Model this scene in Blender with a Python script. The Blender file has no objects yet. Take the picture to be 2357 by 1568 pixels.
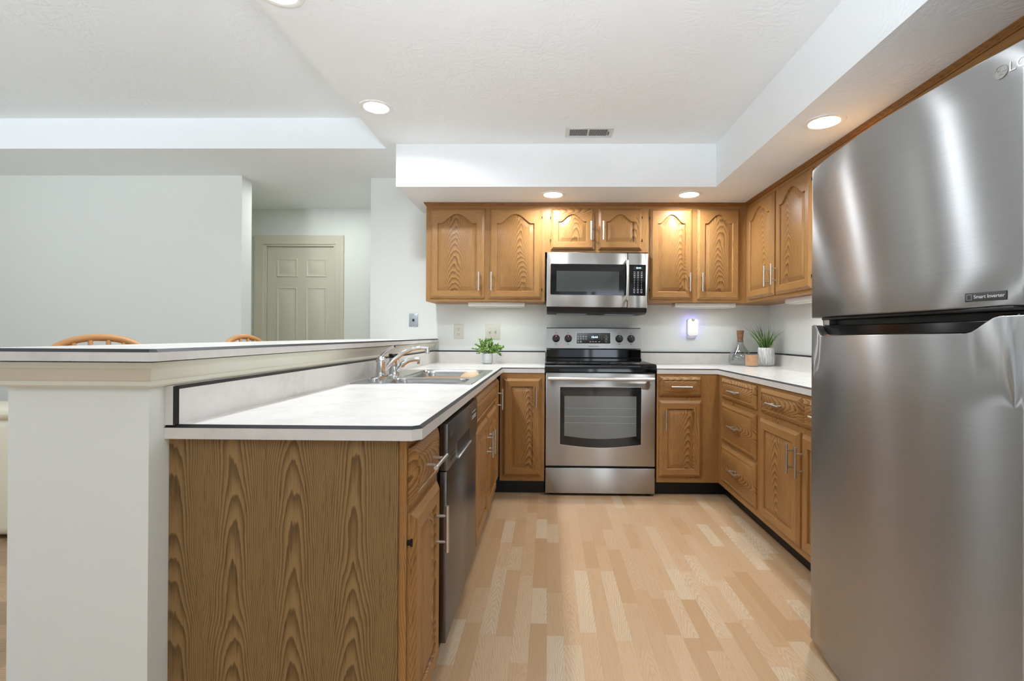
import bpy, bmesh, math, random
from mathutils import Vector, Matrix
S = bpy.context.scene
COL = S.collection
random.seed(4)

# ------------------------------------------------------------------ camera, world, daylight, exposure
FPX, SX, SY = 1120.95, 65.08, -15.81          # focal length and principal point offset for a 2357x1568 frame
CZ, YAW, PITCH, ROLL = 1.1016, 0.0165, 0.0020, 0.0056
cd = bpy.data.cameras.new('camera'); cam = bpy.data.objects.new('camera', cd); COL.objects.link(cam)
cd.sensor_width = 36; cd.sensor_fit = 'HORIZONTAL'
cd.lens = FPX / 2357 * 36; cd.shift_x = -SX / 2357; cd.shift_y = SY / 2357
cd.clip_start = 0.02; cd.clip_end = 100
_R = Vector((math.cos(YAW), math.sin(YAW), 0)); _F0 = Vector((-math.sin(YAW), math.cos(YAW), 0)); _Z = Vector((0, 0, 1))
_F = math.cos(PITCH) * _F0 + math.sin(PITCH) * _Z; _U = -math.sin(PITCH) * _F0 + math.cos(PITCH) * _Z
_Rr = math.cos(ROLL) * _R + math.sin(ROLL) * _U; _Ur = -math.sin(ROLL) * _R + math.cos(ROLL) * _U
m3 = Matrix((_Rr, _Ur, -_F)).transposed()
cam.matrix_world = Matrix.Translation((0, 0, CZ)) @ m3.to_4x4()
S.camera = cam

S.view_settings.view_transform = 'Standard'
S.view_settings.look = 'None'
S.view_settings.gamma = 1.0
S.view_settings.use_curve_mapping = False
S.view_settings.exposure = 0.13
S.cycles.max_bounces = 12; S.cycles.diffuse_bounces = 8; S.cycles.glossy_bounces = 6
S.cycles.transmission_bounces = 8; S.cycles.caustics_reflective = False; S.cycles.caustics_refractive = False
S.cycles.sample_clamp_indirect = 12.0

W = bpy.data.worlds.new('sky'); S.world = W; W.use_nodes = True
W.node_tree.nodes['Background'].inputs[0].default_value = (0.75, 0.87, 1.0, 1)
W.node_tree.nodes['Background'].inputs[1].default_value = 1.0

def area(name, loc, rot, sx, sy, power, color=(1, 1, 1), spread=180):
    l = bpy.data.lights.new(name, 'AREA'); l.shape = 'RECTANGLE'; l.size = sx; l.size_y = sy
    l.energy = power; l.color = color; l.spread = math.radians(spread)
    o = bpy.data.objects.new(name, l); o.location = loc; o.rotation_euler = rot; COL.objects.link(o); return o
H90 = math.pi / 2
area('daylight_patio_door', (1.25, -3.28, 1.05), (H90, 0, 0), .85, 1.95, 14, (0.86, 0.96, 1.08))
area('daylight_dining_window', (-1.6, -3.28, 1.4), (H90, 0, 0), 1.6, 1.3, 2, (0.84, 0.96, 1.1))
area('daylight_living_window', (-5.58, 0.6, 1.35), (H90, 0, -H90), 3.0, 1.6, 22, (0.86, 0.96, 1.06))
area('daylight_living_window_rear', (-4.2, -3.28, 1.35), (H90, 0, 0), 1.6, 1.5, 3, (0.84, 0.96, 1.1))
sl = bpy.data.lights.new('sun', 'SUN'); sl.energy = 3.5; sl.angle = math.radians(2); sl.color = (.95, .98, 1.0)
so = bpy.data.objects.new('sun', sl); COL.objects.link(so); so.location = (1.5, -8, 8)
so.rotation_euler = Vector((.05, 1.0, -1.05)).to_track_quat('-Z', 'Y').to_euler()
# unseen fill spots, added to brighten kitchen and living room off their ceilings
def fill_spot(name, loc, aim, power, cone, color):
    l = bpy.data.lights.new(name, 'SPOT'); l.energy = power; l.spot_size = math.radians(cone); l.spot_blend = .7; l.shadow_soft_size = .25; l.color = color
    o = bpy.data.objects.new(name, l); COL.objects.link(o); o.location = loc
    o.rotation_euler = (Vector(aim) - Vector(loc)).to_track_quat('-Z', 'Y').to_euler()
fill_spot('bounce_fill', (0.05, -0.3, 1.45), (0.1, 0.45, 2.374), 225, 100, (0.88, 0.95, 1.06))
fill_spot('bounce_fill_living', (-2.6, -0.9, 1.5), (-2.9, 0.1, 2.585), 290, 110, (0.88, 0.95, 1.06))
area('hall_fill', (-2.1, 4.3, 2.36), (0, 0, 0), .25, .25, 6, (.95, 1, 1))  # unseen fill light, added to brighten the hall

# ------------------------------------------------------------------ helpers: materials
def lin(c):
    c = c.lstrip('#'); v = [int(c[i:i + 2], 16) / 255 for i in (0, 2, 4)]
    return tuple((x / 12.92 if x <= .04045 else ((x + .055) / 1.055) ** 2.4) for x in v) + (1.0,)

class Nodes:
    def __init__(s, name):
        s.mat = bpy.data.materials.new(name); s.mat.use_nodes = True
        s.t = s.mat.node_tree; s.b = s.t.nodes['Principled BSDF']
    def n(s, typ, **kw):
        x = s.t.nodes.new(typ)
        for k, v in kw.items(): setattr(x, k, v)
        return x
    def link(s, a, b): s.t.links.new(a, b)
    def val(s, inp, v):
        if hasattr(v, 'node'): s.link(v, inp)
        else: inp.default_value = v
    def m(s, op, a, b=None, c=None):
        x = s.n('ShaderNodeMath', operation=op); s.val(x.inputs[0], a)
        if b is not None: s.val(x.inputs[1], b)
        if c is not None: s.val(x.inputs[2], c)
        return x.outputs[0]
    def xyz(s, a, b, c):
        x = s.n('ShaderNodeCombineXYZ')
        for i, v in enumerate((a, b, c)): s.val(x.inputs[i], v)
        return x.outputs[0]
    def noise(s, vec, scale=1.0, detail=2.0, rough=.5, dist=0.0):
        x = s.n('ShaderNodeTexNoise'); s.link(vec, x.inputs['Vector'])
        x.inputs['Scale'].default_value = scale; x.inputs['Detail'].default_value = detail
        x.inputs['Roughness'].default_value = rough; x.inputs['Distortion'].default_value = dist
        return x.outputs['Fac']
    def mix(s, f, a, b, mode='MIX'):
        x = s.n('ShaderNodeMix', data_type='RGBA', blend_type=mode)
        s.val(x.inputs[0], f); s.val(x.inputs[6], a); s.val(x.inputs[7], b); return x.outputs[2]
    def ramp(s, f, stops):
        x = s.n('ShaderNodeValToRGB'); s.val(x.inputs[0], f); e = x.color_ramp.elements
        while len(e) < len(stops): e.new(.5)
        for q, (p, c) in zip(e, stops): q.position = p; q.color = c
        return x.outputs[0]
    def coord(s, which='Object'):
        x = s.n('ShaderNodeTexCoord'); sep = s.n('ShaderNodeSeparateXYZ'); s.link(x.outputs[which], sep.inputs[0])
        return x.outputs[which], sep.outputs[0], sep.outputs[1], sep.outputs[2]
    def bump(s, h, strength, dist=.01):
        x = s.n('ShaderNodeBump'); x.inputs['Strength'].default_value = strength; x.inputs['Distance'].default_value = dist
        s.link(h, x.inputs['Height']); s.link(x.outputs[0], s.b.inputs['Normal'])

def plain(name, col, rough=.5, metal=0.0, spec=.5, **kw):
    k = Nodes(name); k.b.inputs['Base Color'].default_value = lin(col) if isinstance(col, str) else col
    k.b.inputs['Roughness'].default_value = rough; k.b.inputs['Metallic'].default_value = metal
    k.b.inputs['Specular IOR Level'].default_value = spec
    for a, v in kw.items(): k.b.inputs[a].default_value = v
    return k.mat

def paint(name, col, rough=.55, bump=.12, scale=220, knock=False):
    k = Nodes(name); v, x, y, z = k.coord()
    k.b.inputs['Base Color'].default_value = lin(col); k.b.inputs['Roughness'].default_value = rough
    k.b.inputs['Specular IOR Level'].default_value = .3
    if knock:
        a = k.noise(v, 9, 3, .55, 1.6); a = k.m('ABSOLUTE', k.m('SUBTRACT', a, .5)); a = k.m('MINIMUM', k.m('MULTIPLY', a, 9), 1.0)
        g = k.noise(v, 3.2, 1); g = k.m('SMOOTH_MIN', k.m('MULTIPLY', k.m('MAXIMUM', k.m('SUBTRACT', g, .42), 0), 6), 1.0, .2)
        k.bump(k.m('MULTIPLY', a, g), bump, .012)
    else:
        k.bump(k.noise(v, scale, 2), bump, .002)
    return k.mat

def oak(name, axis, light, mid, dark, period=None, rough=.38, centre=.2, wob=1.0):
    """flat-sawn oak: nested cathedral rings along the grain axis, plus fine pores"""
    k = Nodes(name); v, x, y, z = k.coord()
    inf = k.n('ShaderNodeObjectInfo'); rnd = inf.outputs['Random']
    if axis == 'z': u, w = k.m('ADD', x, k.m('MULTIPLY', y, .9)), z
    elif axis == 'y': u, w = k.m('ADD', z, k.m('MULTIPLY', x, .9)), y
    else: u, w = k.m('ADD', z, k.m('MULTIPLY', y, .9)), x
    seed = k.m('MULTIPLY', rnd, 37.0)
    low = k.noise(k.xyz(k.m('MULTIPLY', u, 5.0), k.m('MULTIPLY', w, 2.2), seed), 1.0, 2)
    fine = k.noise(k.xyz(k.m('MULTIPLY', u, 60.0), k.m('MULTIPLY', w, 9.0), seed), 1.0, 3)
    if period:
        uu = k.m('SUBTRACT', k.m('PINGPONG', k.m('ADD', u, 10.0 * period), period / 2), 0.0)
        uu = k.m('ADD', uu, k.m('MULTIPLY', k.m('SUBTRACT', low, .5), .05))
        amp, lim, zs = 2000.0, .06, .085
    else:
        uu = k.m('SUBTRACT', u, k.m('ADD', centre - .06, k.m('MULTIPLY', rnd, .12)))
        uu = k.m('ADD', uu, k.m('MULTIPLY', k.m('SUBTRACT', low, .5), .12 * wob))
        amp, lim, zs = 1000.0, .12, .045
    au = k.m('ABSOLUTE', uu); a = k.m('MINIMUM', au, lim)
    g = k.m('ADD', k.m('MULTIPLY', k.m('MULTIPLY', a, a), amp), k.m('MULTIPLY', k.m('SUBTRACT', au, a), 2 * amp * lim))
    f = k.m('ADD', k.m('DIVIDE', w, zs), g)
    f = k.m('ADD', f, k.m('MULTIPLY', low, 5.0)); f = k.m('ADD', f, k.m('MULTIPLY', fine, .8))
    fr = k.m('FRACT', f)
    ring = k.m('MULTIPLY', k.m('POWER', fr, 1.8), k.m('SUBTRACT', 1.0, k.m('POWER', fr, 16.0)))
    ring = k.m('MULTIPLY', ring, k.m('SUBTRACT', 1.0, k.m('MULTIPLY', k.m('MINIMUM', k.m('DIVIDE', au, lim), 1.0), .15 if period else .45)))
    por = k.noise(k.xyz(k.m('MULTIPLY', u, 420.0), k.m('MULTIPLY', w, 11.0), seed), 1.0, 2, .6)
    por = k.m('MAXIMUM', k.m('MULTIPLY', k.m('SUBTRACT', por, .52), 4.0), 0.0)
    tone = k.noise(k.xyz(k.m('MULTIPLY', u, 3.0), k.m('MULTIPLY', w, 1.0), k.m('ADD', seed, 9.0)), 1.0, 2)
    c = k.mix(k.m('MULTIPLY', tone, 1.0), light, mid)
    c = k.mix(k.m('MINIMUM', k.m('MULTIPLY', ring, .95), 1.0), c, dark)
    c = k.mix(k.m('MINIMUM', k.m('MULTIPLY', por, k.m('ADD', .38, k.m('MULTIPLY', ring, .9))), .85), c, dark)
    k.link(c, k.b.inputs['Base Color']); k.b.inputs['Roughness'].default_value = rough
    k.b.inputs['Specular IOR Level'].default_value = .32
    k.bump(k.m('SUBTRACT', 0.0, k.m('ADD', por, ring)), .08, .002)
    return k.mat

def planks(name, along, width, length, cols, rough, seed=0.0):
    """strip flooring: staggered strips, each with its own tone and grain"""
    k = Nodes(name); v, x, y, z = k.coord()
    a, b = (y, x) if along == 'y' else (x, y)
    col = k.m('FLOOR', k.m('DIVIDE', b, width))
    wn = k.n('ShaderNodeTexWhiteNoise', noise_dimensions='2D'); k.link(k.xyz(col, seed, 0.0), wn.inputs['Vector'])
    sh = k.m('ADD', k.m('DIVIDE', a, length), k.m('MULTIPLY', wn.outputs['Value'], 7.0))
    sh = k.m('ADD', sh, k.m('MULTIPLY', k.m('SINE', k.m('MULTIPLY', sh, 2.3)), .22))
    row = k.m('FLOOR', sh)
    wn2 = k.n('ShaderNodeTexWhiteNoise', noise_dimensions='2D'); k.link(k.xyz(col, k.m('ADD', row, seed), 0.0), wn2.inputs['Vector'])
    r = wn2.outputs['Value']; s2 = k.n('ShaderNodeSeparateColor'); k.link(wn2.outputs['Color'], s2.inputs[0])
    base = k.ramp(r, [(0.0, cols[0]), (.35, cols[1]), (.75, cols[2]), (1.0, cols[3])])
    off = k.m('MULTIPLY', r, 91.0)
    lu = k.m('SUBTRACT', k.m('SUBTRACT', k.m('DIVIDE', b, width), col), .5)
    low = k.noise(k.xyz(k.m('MULTIPLY', b, 14.0), k.m('MULTIPLY', a, 4.0), off), 1.0, 2)
    cath = k.m('ADD', lu, k.m('MULTIPLY', k.m('SUBTRACT', s2.outputs[1], .5), 2.6))
    cath = k.m('ADD', cath, k.m('MULTIPLY', k.m('SUBTRACT', low, .5), .5))
    f = k.m('ADD', k.m('DIVIDE', a, .045), k.m('MULTIPLY', k.m('POWER', k.m('ABSOLUTE', cath), 1.5), 7.0))
    f = k.m('ADD', f, k.m('MULTIPLY', k.noise(k.xyz(k.m('MULTIPLY', b, 120.0), k.m('MULTIPLY', a, 14.0), off), 1.0, 2), 1.2))
    fr = k.m('FRACT', f); ring = k.m('MULTIPLY', k.m('POWER', fr, 2.5), k.m('SUBTRACT', 1.0, k.m('POWER', fr, 12.0)))
    por = k.noise(k.xyz(k.m('MULTIPLY', b, 420.0), k.m('MULTIPLY', a, 9.0), off), 1.0, 2, .6)
    por = k.m('MAXIMUM', k.m('MULTIPLY', k.m('SUBTRACT', por, .5), 2.4), 0.0)
    fac = k.m('MINIMUM', k.m('ADD', k.m('MULTIPLY', ring, k.m('MULTIPLY', s2.outputs[0], .6)), k.m('MULTIPLY', por, .5)), 1.0)
    c = k.mix(fac, base, cols[4])
    ex = k.m('ABSOLUTE', lu); ed = k.m('GREATER_THAN', ex, .488)
    c = k.mix(k.m('MULTIPLY', ed, .25), c, cols[4])
    k.link(c, k.b.inputs['Base Color']); k.b.inputs['Roughness'].default_value = rough
    k.b.inputs['Specular IOR Level'].default_value = .4
    return k.mat

def steel(name, col='#c0bfbc', rough=.33, aniso=.93, streak=.05, rot=.25):
    k = Nodes(name); v, x, y, z = k.coord()
    n = k.noise(k.xyz(k.m('MULTIPLY', x, 3.0), k.m('MULTIPLY', y, 3.0), k.m('MULTIPLY', z, 900.0)), 1.0, 2)
    c = lin(col); c2 = tuple(q * .82 for q in c[:3]) + (1,)
    k.link(k.mix(n, c, c2), k.b.inputs['Base Color'])
    k.link(k.m('ADD', rough, k.m('MULTIPLY', k.m('SUBTRACT', n, .5), streak)), k.b.inputs['Roughness'])
    k.b.inputs['Metallic'].default_value = 1.0
    k.b.inputs['Anisotropic'].default_value = aniso; k.b.inputs['Anisotropic Rotation'].default_value = rot
    t = k.n('ShaderNodeTangent', direction_type='RADIAL', axis='Z'); k.link(t.outputs[0], k.b.inputs['Tangent'])
    return k.mat

def laminate(name):
    k = Nodes(name); v, x, y, z = k.coord()
    n = k.noise(v, 7, 4, .6); n2 = k.noise(v, 40, 3, .6)
    f = k.m('ADD', k.m('MULTIPLY', n, .7), k.m('MULTIPLY', n2, .3))
    c = k.ramp(f, [(.30, lin('#c9c6c0')), (.48, lin('#d5d2cd')), (.70, lin('#dbd9d5'))])
    k.link(c, k.b.inputs['Base Color']); k.b.inputs['Roughness'].default_value = .22
    k.b.inputs['Specular IOR Level'].default_value = .5
    return k.mat

def glow(name, col, strength):
    k = Nodes(name); k.b.inputs['Base Color'].default_value = (0, 0, 0, 1)
    k.b.inputs['Emission Color'].default_value = lin(col); k.b.inputs['Emission Strength'].default_value = strength
    return k.mat

M = {}
M['wall'] = paint('painted_wall', '#dfe2dd', .55, .05)
M['ceiling'] = paint('textured_ceiling', '#eef2f3', .7, .10, knock=True)
M['trim'] = paint('cream_gloss_trim', '#dbd9c9', .35, .0)
M['doorpaint'] = paint('cream_door_paint', '#cfcbb8', .4, .0)
OL, OM, OD = lin('#b68a55'), lin('#976a37'), lin('#42260e')
M['oakv'] = oak('oak_upright_grain', 'z', OL, OM, OD)
M['oakh'] = oak('oak_level_grain', 'x', OL, OM, OD, centre=.06)
M['oakrail'] = oak('oak_rail_grain', 'x', OL, OM, OD, centre=.32, wob=.5)
M['crown'] = oak('oak_crown_grain', 'x', lin('#a3703a'), lin('#8a5a2b'), OD, centre=.5, wob=.3)
M['crowny'] = oak('oak_crown_side_grain', 'y', lin('#a3703a'), lin('#8a5a2b'), OD, centre=.5, wob=.3)
M['oakedge'] = oak('oak_straight_grain', 'z', lin('#a9743c'), lin('#97632f'), OD, centre=1.3, wob=.3)
M['veneer'] = oak('oak_veneer_panel', 'z', lin('#9c7d54'), lin('#86683f'), lin('#3f290c'), period=.15, rough=.5)
M['floor'] = planks('oak_strip_floor', 'y', .062, .36,
                    [lin('#b4916a'), lin('#bf9e7a'), lin('#c6a785'), lin('#d1bc9f'), lin('#8f6d48')], .33)
M['floor2'] = planks('brown_plank_floor', 'x', .15, 1.1,
                     [lin('#8d745c'), lin('#a68a6c'), lin('#b79a7a'), lin('#c3a98a'), lin('#5f4a37')], .4, 3.0)
M['counter'] = laminate('mottled_laminate')
M['band'] = plain('black_edge_band', '#101012', .55)
M['steel'] = steel('brushed_steel')
M['fridge'] = steel('brushed_fridge_steel', '#b4b5b6', .31, 1.0)
M['steeldark'] = steel('dark_brushed_steel', '#76787a', .3, .6)
M['nickel'] = plain('satin_nickel', '#d2d0cc', .34, 1.0)
M['chrome'] = plain('chrome', '#e6e8ea', .06, 1.0)
M['sinksteel'] = steel('sink_steel', '#c9cbcb', .22, .3)
M['black'] = plain('black_plastic', '#0e0e10', .4)
M['gloss'] = plain('black_glass', '#050506', .05, 0, .6)
M['screen'] = plain('smoked_window', '#3c403f', .07, 0, .6)
M['ovenpane_glare'] = plain('oven_glass_painted_glare', '#6c706e', .08, 0, .7)  # grey lightened so the colour carries the bright floor reflection
M['ventpaint'] = plain('vent_paint', '#cfd0ca', .5)
M['toe'] = plain('black_toe_kick', '#08080a', .5)
M['white'] = plain('white_plastic', '#eeeeea', .4)
M['almond'] = plain('almond_plastic', '#cfcdbf', .4)
M['greyplate'] = plain('grey_metal_plate', '#a9b1b6', .35, .6)
M['mark'] = plain('white_print', '#dcdcdc', .5)
M['darkmark'] = plain('grey_print', '#3a3a3c', .5)
M['hinge'] = plain('dark_hinge', '#1c1712', .4, .5)
M['lens'] = glow('lamp_glow', '#fffaf2', 30.0)
M['digits'] = glow('display_digits', '#bfe6ff', 3.0)
M['redled'] = glow('red_indicator', '#ff4a4a', 2.0)
M['violet'] = glow('violet_night_light', '#8a84ff', 8.0)

# ------------------------------------------------------------------ helpers: meshes
class MB:
    def __init__(s): s.bm = bmesh.new()
    def _add(s, verts, faces, mi=0):
        vs = [s.bm.verts.new(v) for v in verts]; out = []
        for f in faces:
            try: q = s.bm.faces.new([vs[i] for i in f]); q.material_index = mi; out.append(q)
            except ValueError: pass
        return vs, out
    def box(s, x0, x1, y0, y1, z0, z1, mi=0, bev=0.0, seg=2, tf=None):
        if x0 > x1: x0, x1 = x1, x0
        if y0 > y1: y0, y1 = y1, y0
        if z0 > z1: z0, z1 = z1, z0
        v = [(x, y, z) for z in (z0, z1) for y in (y0, y1) for x in (x0, x1)]
        if tf: v = [tuple(tf @ Vector(p)) for p in v]
        vs, fs = s._add(v, [(0, 2, 3, 1), (4, 5, 7, 6), (0, 1, 5, 4), (2, 6, 7, 3), (0, 4, 6, 2), (1, 3, 7, 5)], mi)
        if bev:
            es = list({e for f in fs for e in f.edges})
            r = bmesh.ops.bevel(s.bm, geom=es, offset=min(bev, .49 * min(x1 - x0, y1 - y0, z1 - z0)), segments=seg, affect='EDGES', profile=.5)
            for f in r['faces']: f.material_index = mi
        return s
    def loops(s, loops, cap0=True, cap1=True, mi=0, close=True, mis=None):
        rows = [[s.bm.verts.new(p) for p in L] for L in loops]; n = len(rows[0])
        for k, (a, b) in enumerate(zip(rows, rows[1:])):
            for i in range(n if close else n - 1):
                j = (i + 1) % n
                try:
                    f = s.bm.faces.new((a[i], a[j], b[j], b[i])); f.material_index = mis(k, i) if mis else mi
                except ValueError: pass
        for row, cap, flip in ((rows[0], cap0, True), (rows[-1], cap1, False)):
            if cap:
                try:
                    f = s.bm.faces.new(row[::-1] if flip else row); f.material_index = mis(len(loops), 0) if mis and not flip else mi
                except ValueError: pass
        return s
    def lathe(s, prof, c=(0, 0, 0), seg=32, mi=0, axis='z', cap0=True, cap1=True):
        L = []
        for r, h in prof:
            row = []
            for i in range(seg):
                t = 2 * math.pi * i / seg; a, b = r * math.cos(t), r * math.sin(t)
                p = (a, b, h) if axis == 'z' else ((a, h, b) if axis == 'y' else (h, a, b))
                row.append((c[0] + p[0], c[1] + p[1], c[2] + p[2]))
            L.append(row)
        return s.loops(L, cap0, cap1, mi)
    def tube(s, pts, r, seg=12, mi=0, caps=True):
        pts = [Vector(p) for p in pts]; n = len(pts)
        rs = r if isinstance(r, (list, tuple)) else [r] * n
        L = []; up = None
        for i, p in enumerate(pts):
            d = (pts[min(i + 1, n - 1)] - pts[max(i - 1, 0)]).normalized()
            if up is None: up = Vector((0, 0, 1)) if abs(d.z) < .9 else Vector((1, 0, 0))
            a = d.cross(up)
            if a.length < 1e-5: a = d.orthogonal()
            a.normalize(); b = a.cross(d).normalized(); up = b
            L.append([tuple(p + rs[i] * (math.cos(2 * math.pi * q / seg) * a + math.sin(2 * math.pi * q / seg) * b)) for q in range(seg)])
        return s.loops(L, caps, caps, mi)
    def prism(s, poly, axis, d0, d1, mi=0):
        def P(a, b, d): return {'y': (a, d, b), 'x': (d, a, b), 'z': (a, b, d)}[axis]
        return s.loops([[P(a, b, d0) for a, b in poly], [P(a, b, d1) for a, b in poly]], True, True, mi)
    def sweep(s, path, prof, mi=0):
        """profile of (outward, z) carried along an open path with mitred corners; outward is to the right of travel"""
        P = [Vector(p) for p in path]; L = []
        for i, p in enumerate(P):
            ns = []
            if i > 0: d = (P[i] - P[i - 1]).normalized(); ns.append(Vector((d.y, -d.x)))
            if i < len(P) - 1: d = (P[i + 1] - P[i]).normalized(); ns.append(Vector((d.y, -d.x)))
            n = sum(ns, Vector((0, 0))).normalized(); n = n / max(.3, n.dot(ns[0]))
            L.append([(p.x + n.x * o, p.y + n.y * o, z) for o, z in prof])
        return s.loops(L, True, True, mi)
    def build(s, name, mats, parent=None, smooth=40, loc=None):
        bmesh.ops.recalc_face_normals(s.bm, faces=s.bm.faces)
        me = bpy.data.meshes.new(name); s.bm.to_mesh(me); s.bm.free()
        for m in (mats if isinstance(mats, (list, tuple)) else [mats]): me.materials.append(M[m] if isinstance(m, str) else m)
        if smooth:
            for p in me.polygons: p.use_smooth = True
            me.set_sharp_from_angle(angle=math.radians(smooth))
        o = bpy.data.objects.new(name, me); COL.objects.link(o)
        if parent is not None: o.parent = parent
        if loc: o.location = loc
        return o

def tag(o, label=None, cat=None, group=None, kind=None):
    if label: o['label'] = label
    if cat: o['category'] = cat
    if group: o['group'] = group
    if kind: o['kind'] = kind
    return o
def thing(name, label, cat, loc=(0, 0, 0), rz=0.0, group=None):
    o = bpy.data.objects.new(name, None); COL.objects.link(o); o.location = loc; o.rotation_euler = (0, 0, rz)
    o.empty_display_size = .05
    return tag(o, label, cat, group)
def struct(name, mb, mat, smooth=40, label=None):
    return tag(mb.build(name, mat, None, smooth), label, None, None, 'structure')
def letters(name, body, size, mat, parent, loc, rot, extrude=.0004, align='CENTER', sx=1.0):
    c = bpy.data.curves.new(name, 'FONT'); c.body = body; c.size = size; c.extrude = extrude; c.align_x = align; c.align_y = 'CENTER'
    t = bpy.data.objects.new(name, c); COL.objects.link(t)
    bpy.context.view_layer.update()
    me = bpy.data.meshes.new_from_object(t.evaluated_get(bpy.context.evaluated_depsgraph_get()))
    bpy.data.objects.remove(t); me.name = name; me.materials.clear(); me.materials.append(M[mat])
    o = bpy.data.objects.new(name, me); COL.objects.link(o); o.parent = parent; o.location = loc; o.rotation_euler = rot; o.scale = (sx, 1, 1)
    return o
def rrect(x0, x1, y0, y1, r, n=6):
    out = []
    for cx, cy, a0 in ((x1 - r, y1 - r, 0), (x0 + r, y1 - r, 90), (x0 + r, y0 + r, 180), (x1 - r, y0 + r, 270)):
        for i in range(n + 1):
            t = math.radians(a0 + 90 * i / n); out.append((cx + r * math.cos(t), cy + r * math.sin(t)))
    return out

# ------------------------------------------------------------------ dimensions read from the photo (metres)
YB, XR = 3.9585, 1.776                 # back wall, right wall
YU, XUR, ZT, ZB = 3.6437, 1.4686, 2.0932, 1.3473
ZC, ZSO, ZSB = 2.374, 2.088, 2.374     # kitchen ceiling, soffit underside
CT = .8745                             # countertop surface
XHW, XHL, YHW = -.945, -1.2848, 1.139  # half wall
ZBAR = 1.0340

# ------------------------------------------------------------------ room shell
struct('floor', MB().box(-1.12, XR, -3.2, YB + .02, -.05, 0), 'floor')
struct('floor_living', MB().box(-5.5, -1.1205, -3.2, 5.0, -.05, 0), 'floor2')
struct('wall_back', MB().box(-1.457, XR + .12, YB, YB + .12, 0, 2.5), 'wall')
struct('wall_hall_side', MB().box(-1.457, -1.34, YB + .1205, 4.936, 0, 2.5), 'wall')
struct('wall_right', MB().box(XR, XR + .12, -3.2, YB - .0005, 0, 2.5), 'wall')
struct('wall_left', MB().box(-5.5, -2.4797, 3.8906, 4.0206, 0, 2.8), 'wall')
struct('wall_living_side', MB().box(-5.62, -5.5, 2.2, 3.89, 0, 2.8).box(-5.62, -5.5, -3.2, -1.0, 0, 2.8).box(-5.62, -5.5, -1.0, 2.2, 0, .5).box(-5.62, -5.5, -1.0, 2.2, 2.2, 2.8), 'wall')
w = MB().box(-5.5, -5.05, -3.32, -3.2, 0, 2.8).box(-5.05, -3.35, -3.32, -3.2, 0, .55).box(-5.05, -3.35, -3.32, -3.2, 2.15, 2.8)
w.box(-3.35, -2.45, -3.32, -3.2, 0, 2.8).box(-2.45, -.75, -3.32, -3.2, 0, .7).box(-2.45, -.75, -3.32, -3.2, 2.1, 2.8)
w.box(-.75, .18, -3.32, -3.2, 0, 2.8).box(.18, 1.72, -3.32, -3.2, 2.1, 2.8).box(1.72, 1.776, -3.32, -3.2, 0, 2.8)
struct('wall_front', w, 'wall')
struct('wall_hall_end', MB().box(-3.7, -3.0, 4.936, 5.05, 0, 2.5).box(-2.16, -1.3, 4.936, 5.05, 0, 2.5).box(-3.0, -2.16, 4.936, 5.05, 2.04, 2.5), 'wall')
struct('wall_hall_left', MB().box(-3.82, -3.7, 4.021, 5.05, 0, 2.5), 'wall')
# ceilings: low kitchen ceiling, strip along the back, raised living-room tray
struct('ceiling', MB().box(-1.12, XR, -3.2, YB, ZC, 2.85).box(-5.5, -1.1205, 3.322, 3.8906, ZC, 2.85).box(-3.7, -1.12, 3.8906, 4.936, ZC, 2.5), 'ceiling')
struct('ceiling_tray', MB().box(-5.5, -1.121, -3.2, 3.3215, 2.585, 2.7), 'ceiling')
struct('ceiling_soffit', MB().prism([(-1.0268, YB), (-1.0268, 3.245), (1.1068, 3.245), (1.1068, -.6), (XR, -.6), (XR, YB)], 'z', ZSO, ZC), 'ceiling')
# half wall carrying the bar, with its moulding
struct('wall_peninsula', MB().box(XHL, XHW, YHW, YB - .0005, 0, ZBAR), 'wall')
mp = [(0, .971), (.008, .971), (.011, .976), (.011, .986), (.014, .989), (.018, 1.002), (.025, 1.013), (.026, 1.0175), (.031, 1.018), (.031, 1.0315), (0, 1.0315)]
struct('trim_1', MB().sweep([(XHL, YB - .002), (XHL, YHW), (XHW, YHW), (XHW, YB - .002)], mp), 'trim', 30)
struct('baseboard_left', MB().box(-5.49, -2.48, 3.876, 3.8906, 0, .085, bev=.003), 'trim')
# windows behind and beside the camera
def window(n, frame_boxes):
    f = MB()
    for b in frame_boxes: f.box(*b)
    return struct('window_%d' % n, f, 'white')
window(1, [(.18, .24, -3.27, -3.2, 0, 2.1), (1.66, 1.72, -3.27, -3.2, 0, 2.1), (.24, 1.66, -3.27, -3.2, 2.04, 2.1), (.24, 1.66, -3.27, -3.2, 0, .05), (.91, .99, -3.27, -3.2, .05, 2.04)])
window(2, [(-2.45, -2.4, -3.27, -3.2, .7, 2.1), (-.8, -.75, -3.27, -3.2, .7, 2.1), (-2.4, -.8, -3.27, -3.2, 2.05, 2.1), (-2.4, -.8, -3.27, -3.2, .7, .75), (-1.63, -1.57, -3.27, -3.2, .75, 2.05)])
window(3, [(-5.57, -5.5, -1.0, -.94, .5, 2.2), (-5.57, -5.5, 2.14, 2.2, .5, 2.2), (-5.57, -5.5, -.94, 2.14, 2.14, 2.2), (-5.57, -5.5, -.94, 2.14, .5, .56), (-5.57, -5.5, .57, .63, .56, 2.14)])
window(4, [(-5.05, -5.0, -3.27, -3.2, .55, 2.15), (-3.4, -3.35, -3.27, -3.2, .55, 2.15), (-5.0, -3.4, -3.27, -3.2, 2.1, 2.15), (-5.0, -3.4, -3.27, -3.2, .55, .6)])

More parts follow.
